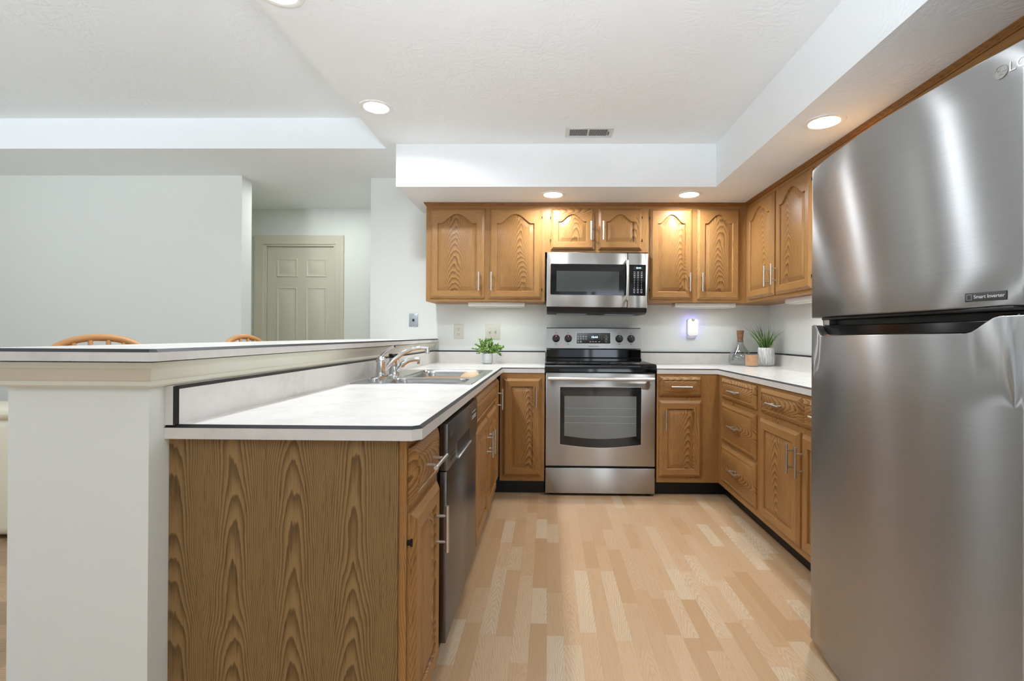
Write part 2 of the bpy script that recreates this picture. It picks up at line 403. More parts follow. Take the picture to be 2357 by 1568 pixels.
# hall door: casing, jamb, six-panel slab
door = struct('door_1', MB().box(-2.888, -2.2, 4.955, 4.99, .008, 1.988), 'doorpaint', label='cream panelled door at the end of the hall')
def casing(x0, x1, z1, y):
    m = MB(); w = .088
    prof = [(0, 0), (0, .010), (.012, .014), (.03, .012), (.05, .017), (.07, .020), (w, .021), (w, 0)]
    path = [(x0, 0.0), (x0, z1), (x1, z1), (x1, 0.0)]
    L = []
    for i, (x, z) in enumerate(path):
        sx = -1 if i < 2 else 1; sz = 0 if i in (0, 3) else 1
        L.append([(x + sx * o, y - d, z + sz * o) for o, d in prof])
    return m.loops(L)
tag(casing(-2.915, -2.175, 2.012, 4.936).build('door_casing', 'doorpaint', door, 30))
MB().box(-2.915, -2.893, 4.936, 5.0, 0, 2.012).box(-2.196, -2.175, 4.936, 5.0, 0, 2.012).box(-2.893, -2.196, 4.936, 5.0, 1.992, 2.012).build('door_jamb', 'doorpaint', door)
def raised(x0, x1, z0, z1, y):
    def R(i, d): return [(x0 + i, y - d, z0 + i), (x1 - i, y - d, z0 + i), (x1 - i, y - d, z1 - i), (x0 + i, y - d, z1 - i)]
    return MB().loops([R(0, .0), R(.002, .006), R(.010, .008), R(.020, .002), R(.028, .002), R(.05, .009)], False, True)
for x0, x1 in ((-2.79, -2.576), (-2.488, -2.272)):
    for z0, z1 in ((1.68, 1.868), (.93, 1.575), (.22, .83)):
        raised(x0, x1, z0, z1, 4.955).build('door_panel', 'doorpaint', door)
kb = MB().lathe([(.028, 0), (.03, -.006), (.012, -.012), (.012, -.035), (.027, -.045), (.028, -.058), (.018, -.066), (.001, -.067)], (-2.265, 4.955, .93), 20, axis='y').build('door_knob', 'nickel', door)

# ------------------------------------------------------------------ recessed downlights
def downlight(label, loc, power, r=.09, color=(.92, .98, 1.05)):
    t = thing('recessed_downlight', label, 'ceiling light', loc)
    MB().lathe([(r - .027, .0), (r - .024, -.004), (r - .012, -.0065), (r - .003, -.005), (r, -.001), (r, 0)], seg=40, cap0=False, cap1=False).build('trim_ring', 'white', t)
    MB().lathe([(.001, -.0035), (r - .032, -.0035), (r - .026, -.0015)], seg=40, cap0=True, cap1=False).build('lens', 'lens', t)
    l = bpy.data.lights.new('downlight_lamp', 'AREA'); l.shape = 'DISK'; l.size = 2 * (r - .045); l.energy = power; l.color = color; l.spread = math.radians(165)
    o = bpy.data.objects.new('downlight_lamp', l); COL.objects.link(o); o.parent = t; o.location = (0, 0, -.008)
    return t
DG = 'recessed downlights'
downlight('round recessed light in the flat ceiling beside the raised edge, above the sink', (-.974, 2.718, ZC), 12.5, .092)
downlight('round recessed light on the flat ceiling at the top edge of the photo', (-1.012, 1.79, ZC), 12.5, .092)
downlight('round recessed light in the soffit directly above the microwave', (.028, 3.427, ZSO), 7)
downlight('round recessed light in the back soffit above the cabinet right of the microwave', (.98, 3.424, ZSO), 7)
downlight('round recessed light in the right soffit near the refrigerator', (1.264, 2.261, ZSO), 10)
for o in [o for o in S.objects if o.name.startswith('recessed_downlight')]: o['group'] = DG

# ceiling vent
v = thing('ceiling_vent', 'cream metal air register set in the ceiling in front of the back soffit', 'vent', (.1, 2.985, ZC))
m = MB(); m.box(0, .298, 0, .022, -.006, 0, bev=.002).box(0, .298, .123, .145, -.006, 0, bev=.002).box(0, .026, .022, .123, -.006, 0).box(.262, .298, .022, .123, -.006, 0).box(.139, .147, .022, .123, -.006, 0)
m.build('frame', 'ventpaint', v)
MB().box(.026, .262, .022, .123, -.0012, -.0002).build('duct_opening', 'toe', v)
m = MB()
for q in range(29):
    x = .030 + q * .0081
    if abs(x - .143) > .005: m.box(x - .0009, x + .0009, .022, .123, -.0045, -.0013)
m.build('slats', 'ventpaint', v)
MB().box(.266, .270, .05, .085, -.016, -.006).build('damper_lever', 'toe', v)

# ------------------------------------------------------------------ cabinets
def handle(parent, p, length, axis, so=.031, name='bar_handle'):
    m = MB(); h = length / 2; r = .0058
    if axis == 'z':
        m.tube([(p[0], p[1] - so, p[2] - h), (p[0], p[1] - so, p[2] + h)], r, 14)
        for s in (-1, 1): m.tube([(p[0], p[1], p[2] + s * h * .56), (p[0], p[1] - so, p[2] + s * h * .56)], .0045, 10)
    else:
        m.tube([(p[0] - h, p[1] - so, p[2]), (p[0] + h, p[1] - so, p[2])], r, 14)
        for s in (-1, 1): m.tube([(p[0] + s * h * .56, p[1], p[2]), (p[0] + s * h * .56, p[1] - so, p[2])], .0045, 10)
    return m.build(name, 'nickel', parent)

def front(w, h, t=.02, arch=0.0, rail=.055, toprail=None, outer=.015, kind='door'):
    """raised-panel door or drawer front, local x 0..w, z 0..h, face at y=-t"""
    toprail = toprail or rail
    NT, NS = 28, 6
    def loop(i, y, r=None, arch_=0.0, top=None):
        r = i if r is None else r
        x0, x1, z0 = r, w - r, r
        zt = h - (r if top is None else top)
        pts = []
        for k in range(NT): pts.append((x0 + (x1 - x0) * k / NT, y, z0))
        zs = zt - arch_
        for k in range(NS): pts.append((x1, y, z0 + (zs - z0) * k / NS))
        for k in range(NT):
            s = k / NT; x = x1 + (x0 - x1) * s
            e = .10; q = min(max((s - e) / (1 - 2 * e), 0), 1)
            b = math.sin(math.pi * q) ** 1.25 if arch_ else 0
            pts.append((x, y, zs + arch_ * b))
        for k in range(NS): pts.append((x0, y, zs + (z0 - zs) * k / NS))
        return pts
    if kind == 'door':
        L = [loop(0, 0), loop(.001, -t * .40), loop(outer, -t + .002), loop(outer + .003, -t),
             loop(0, -t, rail, arch, toprail), loop(0, -t + .003, rail + .003, arch, toprail + .003), loop(0, -t + .011, rail + .005, arch, toprail + .005),
             loop(0, -t + .011, rail + .009, arch, toprail + .009), loop(0, -t + .001, rail + .032, arch * .95, toprail + .032), loop(0, -t + .0005, rail + .034, arch * .95, toprail + .034)]
        def mis(k, i):
            if k in (3, ) and (i < NT or NT + NS <= i < 2 * NT + NS): return 1
            if k in (0, 1, 2) and (i < NT or NT + NS <= i < 2 * NT + NS): return 1
            return 0
    else:
        L = [loop(0, 0), loop(0, -t * .35), loop(.004, -t * .6), loop(.018, -t + .001), loop(.021, -t), loop(rail - .012, -t), loop(rail - .010, -t + .004), loop(rail - .006, -t + .004), loop(rail, -t + .001), loop(rail + .002, -t)]
        mis = lambda k, i: 0
    m = MB(); m.loops(L, True, True, mis=mis); return m

def cabinet(name, label, loc, rz, w, d, z0, z1, group, doors=(), drawers=(), toe=0.0, left_stile=.04, right_stile=.04, side='oakedge', toex=(0, 0)):
    """local x across the face, y into the cabinet, face frame at y=0; doors: (x0,x1,z0,z1,arch,(hx,hz) or None,hinge side)"""
    t = thing(name, label, 'cabinet', loc, rz, group)
    MB().box(.001, w - .001, .0195, d, z0, z1).build('carcass', side, t)
    m = MB().box(0, left_stile, 0, .019, z0, z1).box(w - right_stile, w, 0, .019, z0, z1)
    m.box(left_stile, w - right_stile, 0, .019, z0 + .03, z1 - .035)
    m.box(left_stile, w - right_stile, 0, .019, z1 - .035, z1, 1).box(left_stile, w - right_stile, 0, .019, z0, z0 + .03, 1)
    m.build('face_frame', ['oakv', 'oakrail'], t)
    for (x0, x1, a, b, arch, hd, hg) in doors:
        o = front(x1 - x0, b - a, arch=arch, toprail=.055 if not arch else .045).build('door', ['oakv', 'oakrail'], t, 30, (x0, -.0005, a))
        if hd: handle(o, (hd[0] - x0, -.02, hd[1] - a), .138, 'z')
        if hg:
            hx = -.002 if hg == 'l' else x1 - x0 + .002
            for hz in (.07, b - a - .07): MB().box(hx - .002, hx + .002, -.011, 0, hz - .007, hz + .007, bev=.001).lathe([(.003, hz - .009), (.003, hz + .009)], (hx, -.011, 0), 10).build('hinge', 'hinge', o)
    for (x0, x1, a, b, hl) in drawers:
        o = front(x1 - x0, b - a, kind='drawer', rail=.036).build('drawer_front', 'oakh', t, 30, (x0, -.0005, a))
        if hl: handle(o, ((x1 - x0) / 2 + (hl if isinstance(hl, float) else 0), -.02, (b - a) / 2), .14, 'x')
    if toe:
        MB().box(toex[0], w + toex[1], .07, .085, 0, z0 - .0005).build('toe_kick', 'toe', t)
    return t
UG, BG = 'oak wall cabinets', 'oak base cabinets'
ZK = 2.064   # top of wall-cabinet boxes, crown above
X0 = -.921
L = lambda a: a - X0
cabinet('wall_cabinet', 'oak double-door wall cabinet left of the microwave, above the outlets', (X0, YU, 0), 0, .893, YB - YU - .001, ZB, ZK, UG,
        [(L(-.888), L(-.481), 1.368, 2.046, .07, (L(-.518), 1.495), None), (L(-.446), L(-.053), 1.368, 2.046, .07, (L(-.425), 1.495), 'r')])
X1 = -.0275
L = lambda a: a - X1
cabinet('wall_cabinet', 'short oak wall cabinet with two small arched doors over the microwave', (X1, YU, 0), 0, .769, YB - YU - .001, 1.718, ZK, UG,
        [(L(.014), L(.339), 1.735, 2.046, .055, (L(.312), 1.872), 'l'), (L(.369), L(.692), 1.735, 2.046, .055, (L(.402), 1.872), 'r')])
X2 = .742
L = lambda a: a - X2
cabinet('wall_cabinet', 'oak double-door wall cabinet right of the microwave, in the back corner', (X2, YU, 0), 0, XR - X2 - .001, YB - YU - .001, ZB, ZK, UG,
        [(L(.753), L(1.07), 1.368, 2.043, .065, (L(1.042), 1.495), 'l'), (L(1.101), L(1.418), 1.368, 2.043, .065, (L(1.133), 1.495), None)], right_stile=.36)
YF = YU - .0005
L = lambda y: YF - y
cabinet('wall_cabinet', 'oak double-door wall cabinet on the right wall next to the refrigerator', (XUR, YF, 0), -H90, YF - 2.709, XR - XUR - .001, ZB, ZK, UG,
        [(L(3.594), L(3.174), 1.366, 2.043, .07, (L(3.229), 1.495), None), (L(3.149), L(2.725), 1.366, 2.043, .07, (L(3.129), 1.495), 'r')])
cabinet('wall_cabinet', 'oak cabinet above the refrigerator, only its top rail showing', (XUR, 2.7085, 0), -H90, 1.85, XR - XUR - .001, 1.76, ZK, UG,
        [(.05, .90, 1.785, 2.03, 0, None, None), (.93, 1.80, 1.785, 2.03, 0, None, None)])
cm = MB().sweep([(X0, YB - .003), (X0, YU), (XUR, YU), (XUR, .86)], [(-.019, ZK + .0005), (.004, ZK + .0005), (.006, ZK + .006), (.011, ZK + .010), (.012, ZSO - .009), (.017, ZSO - .006), (.018, ZSO - .0005), (-.019, ZSO - .0005)])
for f in cm.bm.faces:
    if f.calc_center_median().y < YU - .2: f.material_index = 1
tag(cm.build('crown_moulding', ['crown', 'crowny'], None, 30), 'thin dark oak crown strip along the tops of all wall cabinets', 'moulding')

# base cabinets
XF = 1.162
cabinet('base_cabinet', 'narrow oak base cabinet with one drawer and door just right of the range', (.742, YB - .626, 0), 0, XF - .742, .62, .10, .839, BG,
        [(.013, .303, .140, .660, 0, (.053, .531), None)], [(.013, .300, .687, .822, .0001)], toe=.1, right_stile=.10, toex=(0, .07))
YD = 3.332
L = lambda y: YD - y
cabinet('base_cabinet', 'oak base cabinet with a stack of three drawers on the right', (XF, YD, 0), -H90, YD - 2.69, XR - XF - .001, .10, .839, BG, (),
        [(L(3.24), L(2.717), .69, .823, .0001), (L(3.24), L(2.717), .411, .664, .0001), (L(3.24), L(2.717), .142, .391, .0001)], toe=.1, left_stile=.09, toex=(-.069, 0))
Y2 = 2.6895
L = lambda y: Y2 - y
cabinet('base_cabinet', 'oak base cabinet with two doors and two drawers beside the refrigerator', (XF, Y2, 0), -H90, Y2 - 1.81, XR - XF - .001, .10, .839, BG,
        [(L(2.66), L(2.245), .130, .660, 0, (L(2.285), .532), None), (L(2.222), L(1.83), .130, .660, 0, (L(2.205), .532), None)],
        [(L(2.652), L(2.228), .69, .823, .0001), (L(2.222), L(1.83), .69, .823, .0001)], toe=.1)
XP = -.350   # peninsula face-frame plane
t = cabinet('base_cabinet', 'corner oak base cabinet left of the range with one tall dark door', (XP + .022, YB - .626, 0), 0, -.023 - XP - .022, .62, .10, .839, BG,
            [(.02, .282, .135, .803, 0, (.249, .674), None)], toe=.1, left_stile=.02, toex=(-.09, 0))
o = front(.115, .668).build('door', ['oakv', 'oakrail'], t, 30, (.0, -.0005 - .14, .135)); o.rotation_euler = (0, 0, H90)
o.location = (-.0215, -.165, .135); handle(o, (.03, -.02, .54), .138, 'z')
cabinet('base_cabinet', 'oak sink base cabinet with two doors under a false drawer front', (XP, 2.205, 0), H90, 3.3125 - 2.205, .58, .10, .839, BG,
        [(.045, .475, .10, .648, 0, (.445, .50), 'l'), (.505, .94, .10, .648, 0, (.545, .496), None)], [(.045, .94, .668, .80, None)], toe=.1, right_stile=.165, toex=(0, .088))
cabinet('base_cabinet', 'narrow oak base cabinet at the near end of the peninsula, before the dishwasher', (XP, 1.205, 0), H90, 1.535 - 1.205, .575, .10, .839, BG,
        [(.008, .295, .10, .650, 0, (.244, .52), 'l')], [(.008, .292, .672, .815, .012)], toe=.1, left_stile=.03)
tag(MB().box(XHW + .001, XP - .0195, 1.2, 1.2045, 0, .839).build('peninsula_end_panel', 'veneer'), 'large oak veneer end panel with bold cathedral grain closing the peninsula', 'panel')

# ------------------------------------------------------------------ countertops
def edge_parts(t, path, z1, th=.035):
    MB().sweep(path, [(-.0085, z1 - th), (0, z1 - th), (0, z1 - .0075), (-.0085, z1 - .0085)]).build('edge_strip', 'counter', t, 30)
    MB().sweep(path, [(-.0085, z1 - .0084), (.0, z1 - .0074), (.0002, z1 - .0074), (-.0075, z1 + .0001), (-.0085, z1 + .0001)]).build('bevel_strip', 'band', t, 30)['label'] = 'black bevelled edge line'
def off(path, o):
    P = [Vector(p) for p in path]; out = []
    for i, p in enumerate(P):
        ns = []
        if i > 0: d = (P[i] - P[i - 1]).normalized(); ns.append(Vector((d.y, -d.x)))
        if i < len(P) - 1: d = (P[i + 1] - P[i]).normalized(); ns.append(Vector((d.y, -d.x)))
        n = sum(ns, Vector((0, 0))).normalized(); n = n / max(.3, n.dot(ns[0])); out.append((p.x + n.x * o, p.y + n.y * o))
    return out
def slab(polys, z0, z1):
    m = MB()
    for p in polys: m.prism(p, 'z', z0, z1)
    return m
def R4(x0, x1, y0, y1): return [(x0, y0), (x1, y0), (x1, y1), (x0, y1)]
e = .0085
t = thing('countertop', 'white laminate L-shaped counter with black edge line around the sink', 'countertop', (0, 0, 0))
XA, XB_ = XHW + .0005, -.3114 - e
SK = (-.865, -.375, 2.20, 3.02)
LP = [(XA, 1.185), (-.3324, 1.185), (-.3114, 1.204), (-.3114, 3.3263), (-.0235, 3.3263)]
slab([off(LP, -e)[:3] + [(XB_, SK[2]), (XA, SK[2])], R4(XA, SK[0], SK[2], SK[3]), R4(SK[1], XB_, SK[2], SK[3]), R4(XA, XB_, SK[3], YB - .0005), R4(XB_, -.0235, 3.3263 + e, YB - .0005)], CT - .03, CT).build('slab', 'counter', t, 0)
edge_parts(t, LP, CT)
ZS = .970
MB().prism([(XA, CT), (XHW + .030, CT), (XHW + .030, ZS - .008), (XHW + .022, ZS), (XA, ZS)], 'y', 1.193, YB - .0005).box(XA, XHW + .022, 1.185, 1.193, CT - .001, ZS).build('side_splash', 'counter', t, 0)
m = MB().prism([(XHW + .0295, ZS - .0085), (XHW + .0305, ZS - .0080), (XHW + .0222, ZS + .0003), (XHW + .0215, ZS - .0005)], 'y', 1.19, YB - .001)
m.prism([(XHW + .0215, 1.1855), (XHW + .022, 1.1845), (XHW + .0307, 1.1932), (XHW + .0295, 1.194)], 'z', CT, ZS - .001)
m.build('splash_bevel_strip', 'band', t, 0)
MB().box(XHW + .0305, -.0235, YB - .02, YB - .0005, CT, ZS - .011).build('back_splash', 'counter', t, 0)
MB().box(XHW + .0305, -.0235, YB - .0195, YB - .0005, ZS - .011, ZS - .001).build('back_bevel_strip', 'band', t, 0)

t = thing('countertop', 'white laminate L-shaped counter right of the range, meeting the refrigerator', 'countertop', (0, 0, 0))
slab([R4(.7405, XR - .0005, 3.3263 + e, YB - .0005), R4(1.15 + e, XR - .0005, 1.81, 3.3263 + e)], CT - .03, CT).build('slab', 'counter', t, 0)
edge_parts(t, [(.7405, 3.3263), (1.15, 3.3263), (1.15, 1.81)], CT)
MB().box(.7405, XR - .0205, YB - .02, YB - .0005, CT, ZS - .011).box(XR - .02, XR - .0005, 1.81, YB - .0005, CT, ZS - .011).build('back_splash', 'counter', t, 0)
MB().box(.7405, XR - .0195, YB - .0195, YB - .0005, ZS - .011, ZS - .001).box(XR - .0195, XR - .0005, 1.81, YB - .0005, ZS - .011, ZS - .001).build('back_bevel_strip', 'band', t, 0)

t = thing('bar_counter', 'long raised white laminate bar top resting on the half wall', 'bar counter', (0, 0, 0))
xb, yb, zt_ = -.8966, 1.0927, 1.0635
BP = [(-1.335, YB - .001), (-1.335, yb), (xb - .012, yb), (xb, yb + .012), (xb, YB - .001)]
slab([off(BP, -e)], ZBAR + .0005, zt_).build('slab', 'counter', t, 0)
edge_parts(t, BP, zt_, .0285)

# ------------------------------------------------------------------ sink, faucets, dish
t = thing('kitchen_sink', 'double-bowl stainless sink set into the peninsula counter', 'sink', (0, 0, CT))
bm = bmesh.new(); zr = .0035
def ring_edges(pts, z):
    vs = [bm.verts.new((x, y, z)) for x, y in pts]; return vs, [bm.edges.new((vs[i], vs[(i + 1) % len(vs)])) for i in range(len(vs))]
out, eo = ring_edges(rrect(-.895, -.345, 2.172, 3.05, .02), zr)
B1 = rrect(-.765, -.387, 2.205, 2.445, .06); B2 = rrect(-.765, -.387, 2.490, 3.012, .07)
edges = list(eo); rims = []
for pts in (B1, B2):
    vs, es = ring_edges(pts, zr); edges += es; rims.append((vs, pts))
bmesh.ops.triangle_fill(bm, use_beauty=True, edges=edges)
lo = [bm.verts.new((v.co.x + (.002 if v.co.x > -.6 else -.002), v.co.y + (.002 if v.co.y > 2.6 else -.002), .0002)) for v in out]
for i in range(len(out)): bm.faces.new((out[i], out[(i + 1) % len(out)], lo[(i + 1) % len(out)], lo[i]))
for (vs, pts), dep in zip(rims, (.13, .185)):
    cx = sum(p[0] for p in pts) / len(pts); cy = sum(p[1] for p in pts) / len(pts); prev = vs
    for sc, z in ((.985, -.004), (.975, -.02), (.95, -dep + .03), (.92, -dep + .01), (.86, -dep)):
        cur = [bm.verts.new((cx + (p[0] - cx) * sc, cy + (p[1] - cy) * sc, z)) for p in pts]
        for i in range(len(pts)): bm.faces.new((prev[i], prev[(i + 1) % len(pts)], cur[(i + 1) % len(pts)], cur[i]))
        prev = cur
    bm.faces.new(prev)
q = MB(); q.bm.free(); q.bm = bm; q.build('basin', 'sinksteel', t, 40)
for cy, dep in ((2.325, .13), (2.75, .185)):
    MB().lathe([(.04, -dep + .001), (.042, -dep + .004), (.03, -dep + .003), (.012, -dep + .001), (.001, -dep + .001)], (-.576, cy, 0), 24).build('drain', 'chrome', t)

zd = CT + .004
t = thing('faucet', 'chrome faucet with a raised lever and long arched spout', 'faucet', (-.845, 2.45, zd))
m = MB().loops([[(x, y, 0) for x, y in rrect(-.03, .03, -.125, .125, .03)], [(x, y, .006) for x, y in rrect(-.03, .03, -.125, .125, .03)], [(x * .8, y * .93, .012) for x, y in rrect(-.03, .03, -.125, .125, .03)]])
m.build('deck_plate', 'chrome', t)
MB().lathe([(.027, .010), (.027, .018), (.023, .022), (.0225, .075), (.0245, .078), (.0245, .084), (.023, .092), (.018, .104), (.008, .112), (.001, .113)], seg=28).build('body', 'chrome', t)
MB().tube([(-.006, 0, .10), (.010, -.004, .118), (.030, -.010, .138), (.055, -.016, .153), (.075, -.02, .160)], [.010, .008, .0062, .0055, .0065], 12).build('lever', 'chrome', t)
m = MB().tube([(.0, .016, .028), (.02, .02, .048), (.055, .028, .088), (.10, .036, .124), (.145, .044, .145), (.19, .052, .1515), (.225, .058, .149)], [.011, .0115, .0115, .011, .0105, .0105, .0105], 14)
m.build('spout', 'chrome', t)
MB().lathe([(.009, .122), (.0115, .124), (.0115, .150)], (.221, .057, 0), 16).build('aerator', 'chrome', t)

t = thing('filter_tap', 'second chrome tap with black cap and short curved spout, behind the lever faucet', 'faucet', (-.845, 2.66, zd))
MB().lathe([(.030, 0), (.030, .005), (.027, .010), (.027, .085), (.0285, .087), (.0285, .092)], seg=28).build('body', 'chrome', t)
MB().lathe([(.0275, .0925), (.0295, .094), (.0295, .110), (.027, .114), (.001, .115)], seg=28).build('cap', 'gloss', t)
MB().tube([(.012, 0, .022), (.034, .0, .042), (.052, .002, .062), (.08, .004, .078), (.115, .006, .084), (.142, .008, .082)], [.019, .0165, .0145, .013, .0125, .0125], 14).build('spout', 'chrome', t)
MB().lathe([(.007, .058), (.0085, .060), (.0085, .075)], (.132, .007, 0), 14).build('aerator', 'chrome', t)

t = thing('dish', 'round beige dish propped in the far bowl of the sink', 'dish', (-.47, 2.95, CT - .080))
o = MB().lathe([(.001, .012), (.050, .012), (.062, .006), (.083, 0), (.085, .003), (.066, .012), (.052, .017), (.001, .017)], (0, 0, 0), 40).build('plate', plain('beige_ceramic', '#c4aa86', .45), t)
o.rotation_euler = (math.radians(72), 0, math.radians(-8))

# ------------------------------------------------------------------ dishwasher
t = thing('dishwasher', 'dark stainless dishwasher with pocket handle in the peninsula', 'dishwasher', (-.318, 1.545, 0), H90)
MB().box(.004, .638, .03, .56, .10, .832).build('tub_body', 'black', t)
MB().box(0, .642, .0, .028, .665, .816, bev=.0025).build('control_panel', 'steeldark', t)
MB().box(.004, .638, .004, .028, .115, .662, bev=.002).build('door', 'steeldark', t)
MB().box(.0, .642, .06, .07, 0, .10).build('toe_kick', 'toe', t)
MB().box(.17, .43, -.0008, .006, .672, .722).build('handle_pocket', 'black', t)
MB().box(.165, .435, -.009, .001, .664, .671, bev=.002).build('handle_lip', 'nickel', t)
for dz in (.0, .016): MB().box(.045, .125, -.0008, .003, .688 + dz, .694 + dz).build('vent_slot', 'black', t)
MB().box(.04, .10, -.0008, .003, .768, .784).build('badge', 'darkmark', t)
m = MB()
for q in range(6): m.box(.50 + q * .018, .508 + q * .018, -.0006, .001, .752, .756).box(.50 + q * .018, .504 + q * .018, -.0006, .001, .77, .774)
m.box(.49, .60, -.0006, .001, .744, .746)
m.build('panel_markings', 'mark', t)

# ------------------------------------------------------------------ range
t = thing('range', 'stainless steel electric range with black glass top between the base cabinets', 'stove', (-.0175, 3.332, 0))
WS = .751
MB().box(.004, WS - .004, .03, .60, .03, .845).build('oven_body', 'black', t)
MB().box(.002, WS - .002, .0, .03, .018, .192, bev=.004).build('storage_drawer', 'steel', t)
MB().box(0.002, WS - .002, .0, .035, .205, .842, bev=.005).build('oven_door', 'steel', t); od = t.children[-1]
def winpoly(x0, x1, z0, z1, dip, n=16):
    return [(x0, z1), (x0, z0)] + [(x0 + (x1 - x0) * i / n, z0 - dip * math.sin(math.pi * i / n)) for i in range(1, n)] + [(x1, z0), (x1, z1)]
MB().prism(winpoly(.097, .656, .351, .748, .022), 'y', -.002, .004).build('window_rim', 'nickel', od)
MB().prism(winpoly(.100, .653, .354, .745, .022), 'y', -.0035, .003).build('oven_window', 'gloss', od)
MB().prism(winpoly(.130, .620, .412, .684, .020), 'y', -.0042, -.0034).build('inner_pane', 'ovenpane_glare', od)
m = MB()
for z in (.50, .545, .60): m.box(.135, .615, -.0046, -.0042, z, z + .0015)
m.build('rack_lines', 'greyplate', od)
MB().tube([(.018, -.042, .803), (.733, -.042, .803)], .0125, 18).box(.03, .05, -.042, .002, .797, .809).box(.70, .72, -.042, .002, .797, .809).build('oven_handle', 'nickel', od)
# cooktop: glass with rolled front lip
pr = [(-.014, .850), (-.014, .872), (-.008, .893), (.006, .901), (.50, .901), (.50, .886), (.02, .886), (.02, .850)]
MB().prism([(a, b) for a, b in pr], 'x', -.004, WS + .004).build('cooktop', 'gloss', t)
for cx, cy, r in ((.19, .13, .10), (.56, .13, .085), (.19, .36, .075), (.56, .36, .10)): MB().lathe([(r, .9013), (r + .002, .9013)], (cx, cy, 0), 40, cap0=False, cap1=False).build('burner_ring', 'darkmark', t)
gx0, gx1 = .004, .748
MB().prism([(.50, .862), (.50, .915), (.528, .925), (.528, .985), (.615, .985), (.615, .862)], 'x', gx0, gx1).build('rear_riser', 'gloss', t)
MB().prism([(.535, .989), (.520, .995), (.545, 1.152), (.60, 1.152), (.60, .989)], 'x', gx0, gx1).build('backguard', 'steel', t); bg = t.children[-1]
MB().box(gx0 - .001, gx1 + .001, .543, .602, 1.152, 1.158, bev=.002).build('top_cap', 'black', bg)
tilt = math.atan2(.025, .157)
def gy(z): return .520 + (z - .995) / .157 * .025
def on_guard(x, z, off=0.0): return (x, gy(z) - off, z)
GT = Matrix.Translation((0, 0, 0))
def gplate(x0, x1, z0, z1, th, mat, name, par):
    m = MB(); m.prism([(gy(z0) - th, z0), (gy(z1) - th, z1), (gy(z1) + .002, z1), (gy(z0) + .002, z0)], 'x', x0, x1); return m.build(name, mat, par)
gplate(.238, .512, 1.030, 1.121, .001, 'nickel', 'display_bezel', bg)
dp = gplate(.241, .509, 1.033, 1.118, .002, 'gloss', 'display_panel', bg)
rot = (H90 - tilt, 0, 0)
letters('clock_digits', '10:44', .024, 'digits', dp, on_guard(.383, 1.083, .0022), rot)
m = MB()
def mk(x, z, w, h=.003): m.prism([(gy(z) - .0026, z), (gy(z + h) - .0026, z + h), (gy(z + h) - .0015, z + h), (gy(z) - .0015, z)], 'x', x, x + w)
for r_, z in enumerate((1.106, 1.09, 1.083, 1.071, 1.064, 1.050, 1.042)):
    for c_ in range(4 if r_ < 5 else 2): mk(.247 + c_ * .021, z, .013 if r_ % 2 else .015)
for r_ in range(3):
    for c_ in range(3): mk(.422 + c_ * .0175, 1.104 - r_ * .0125, .004)
mk(.4395, 1.0665, .004)
for x in (.345, .366, .388, .414): mk(x, 1.045, .013, .005)
mk(.473, 1.104, .005); mk(.467, 1.091, .017); mk(.470, 1.069, .014); mk(.468, 1.046, .016)
for (x, z, w, h) in ((.463, 1.060, .028, .0012), (.463, 1.080, .028, .0012)): mk(x, z, w, h)
m.build('key_lettering', 'mark', dp)
letters('brand_lettering', 'SAMSUNG', .016, 'darkmark', bg, on_guard(.376, 1.0095, .0008), rot, sx=1.15)
for x in (.079, .175, .579, .672):
    z = 1.072; k = MB().lathe([(.030, .0), (.030, -.004), (.026, -.006), (.0245, -.024), (.022, -.027), (.001, -.027)], (0, 0, 0), 28, axis='y')
    k.box(-.005, .005, -.034, -.026, -.022, .022, bev=.002)
    kn = k.build('knob', 'black', bg); kn.location = on_guard(x, z, .0008); kn.rotation_euler = (-tilt, 0, 0)
    MB().box(-.0012, .0012, -.0348, -.033, .006, .021).build('pointer', 'mark' if x > .3 else 'redled', kn)
    m = MB()
    for a in range(0, 360, 30):
        if a != 90: m.box(.034 * math.cos(math.radians(a)) - .001, .034 * math.cos(math.radians(a)) + .001, -.001, .0005, .034 * math.sin(math.radians(a)) - .001, .034 * math.sin(math.radians(a)) + .001)
    m.box(-.006, .006, -.001, .0005, .043, .046).box(-.008, .008, -.001, .0005, -.046, -.043).build('dial_marks', 'darkmark', kn)
MB().lathe([(.0035, 0), (.003, -.002), (.001, -.003)], on_guard(.128, 1.020, .0002), 12, axis='y').build('hot_surface_light', 'redled', bg)
MB().lathe([(.003, 0), (.0026, -.002), (.001, -.003)], on_guard(.626, 1.020, .0002), 12, axis='y').build('oven_light', 'mark', bg)
m = MB()
m.prism([(.534, .986), (.521, .990), (.534, .990)], 'x', .03, .55); m.build('vent_strip', 'greyplate', bg)
for x in (.04, WS - .04):
    for y in (.06, .55): MB().lathe([(.018, 0), (.018, .004), (.010, .006), (.010, .032)], (x, y, 0), 14).build('foot', 'black', t)

# ------------------------------------------------------------------ microwave
t = thing('microwave', 'stainless over-the-range microwave hung under the short oak cabinet', 'microwave', (-.016, 3.564, 1.304))
t.rotation_euler = (0, math.radians(.55), 0)
WM, HM = .737, .402
MB().box(.003, WM - .003, .03, .39, .0, HM, bev=.002).build('case', 'steeldark', t)
d = MB().box(0, .588, 0, .03, .003, HM, bev=.004).build('door', 'steel', t)
MB().loops([[(x, -.001, z) for x, z in rrect(.028, .582, .092, .318, .008)][::-1], [(x, .003, z) for x, z in rrect(.028, .582, .092, .318, .008)][::-1]]).build('door_glass', 'gloss', d)
MB().box(.072, .528, -.0018, -.0008, .116, .266).build('viewing_window', 'screen', d)
m = MB().tube([(.584, -.004, .340), (.584, -.028, .338), (.5845, -.040, .30), (.585, -.046, .20), (.5845, -.040, .10), (.584, -.028, .062), (.584, -.004, .060)], .011, 16).build('handle', 'nickel', d)
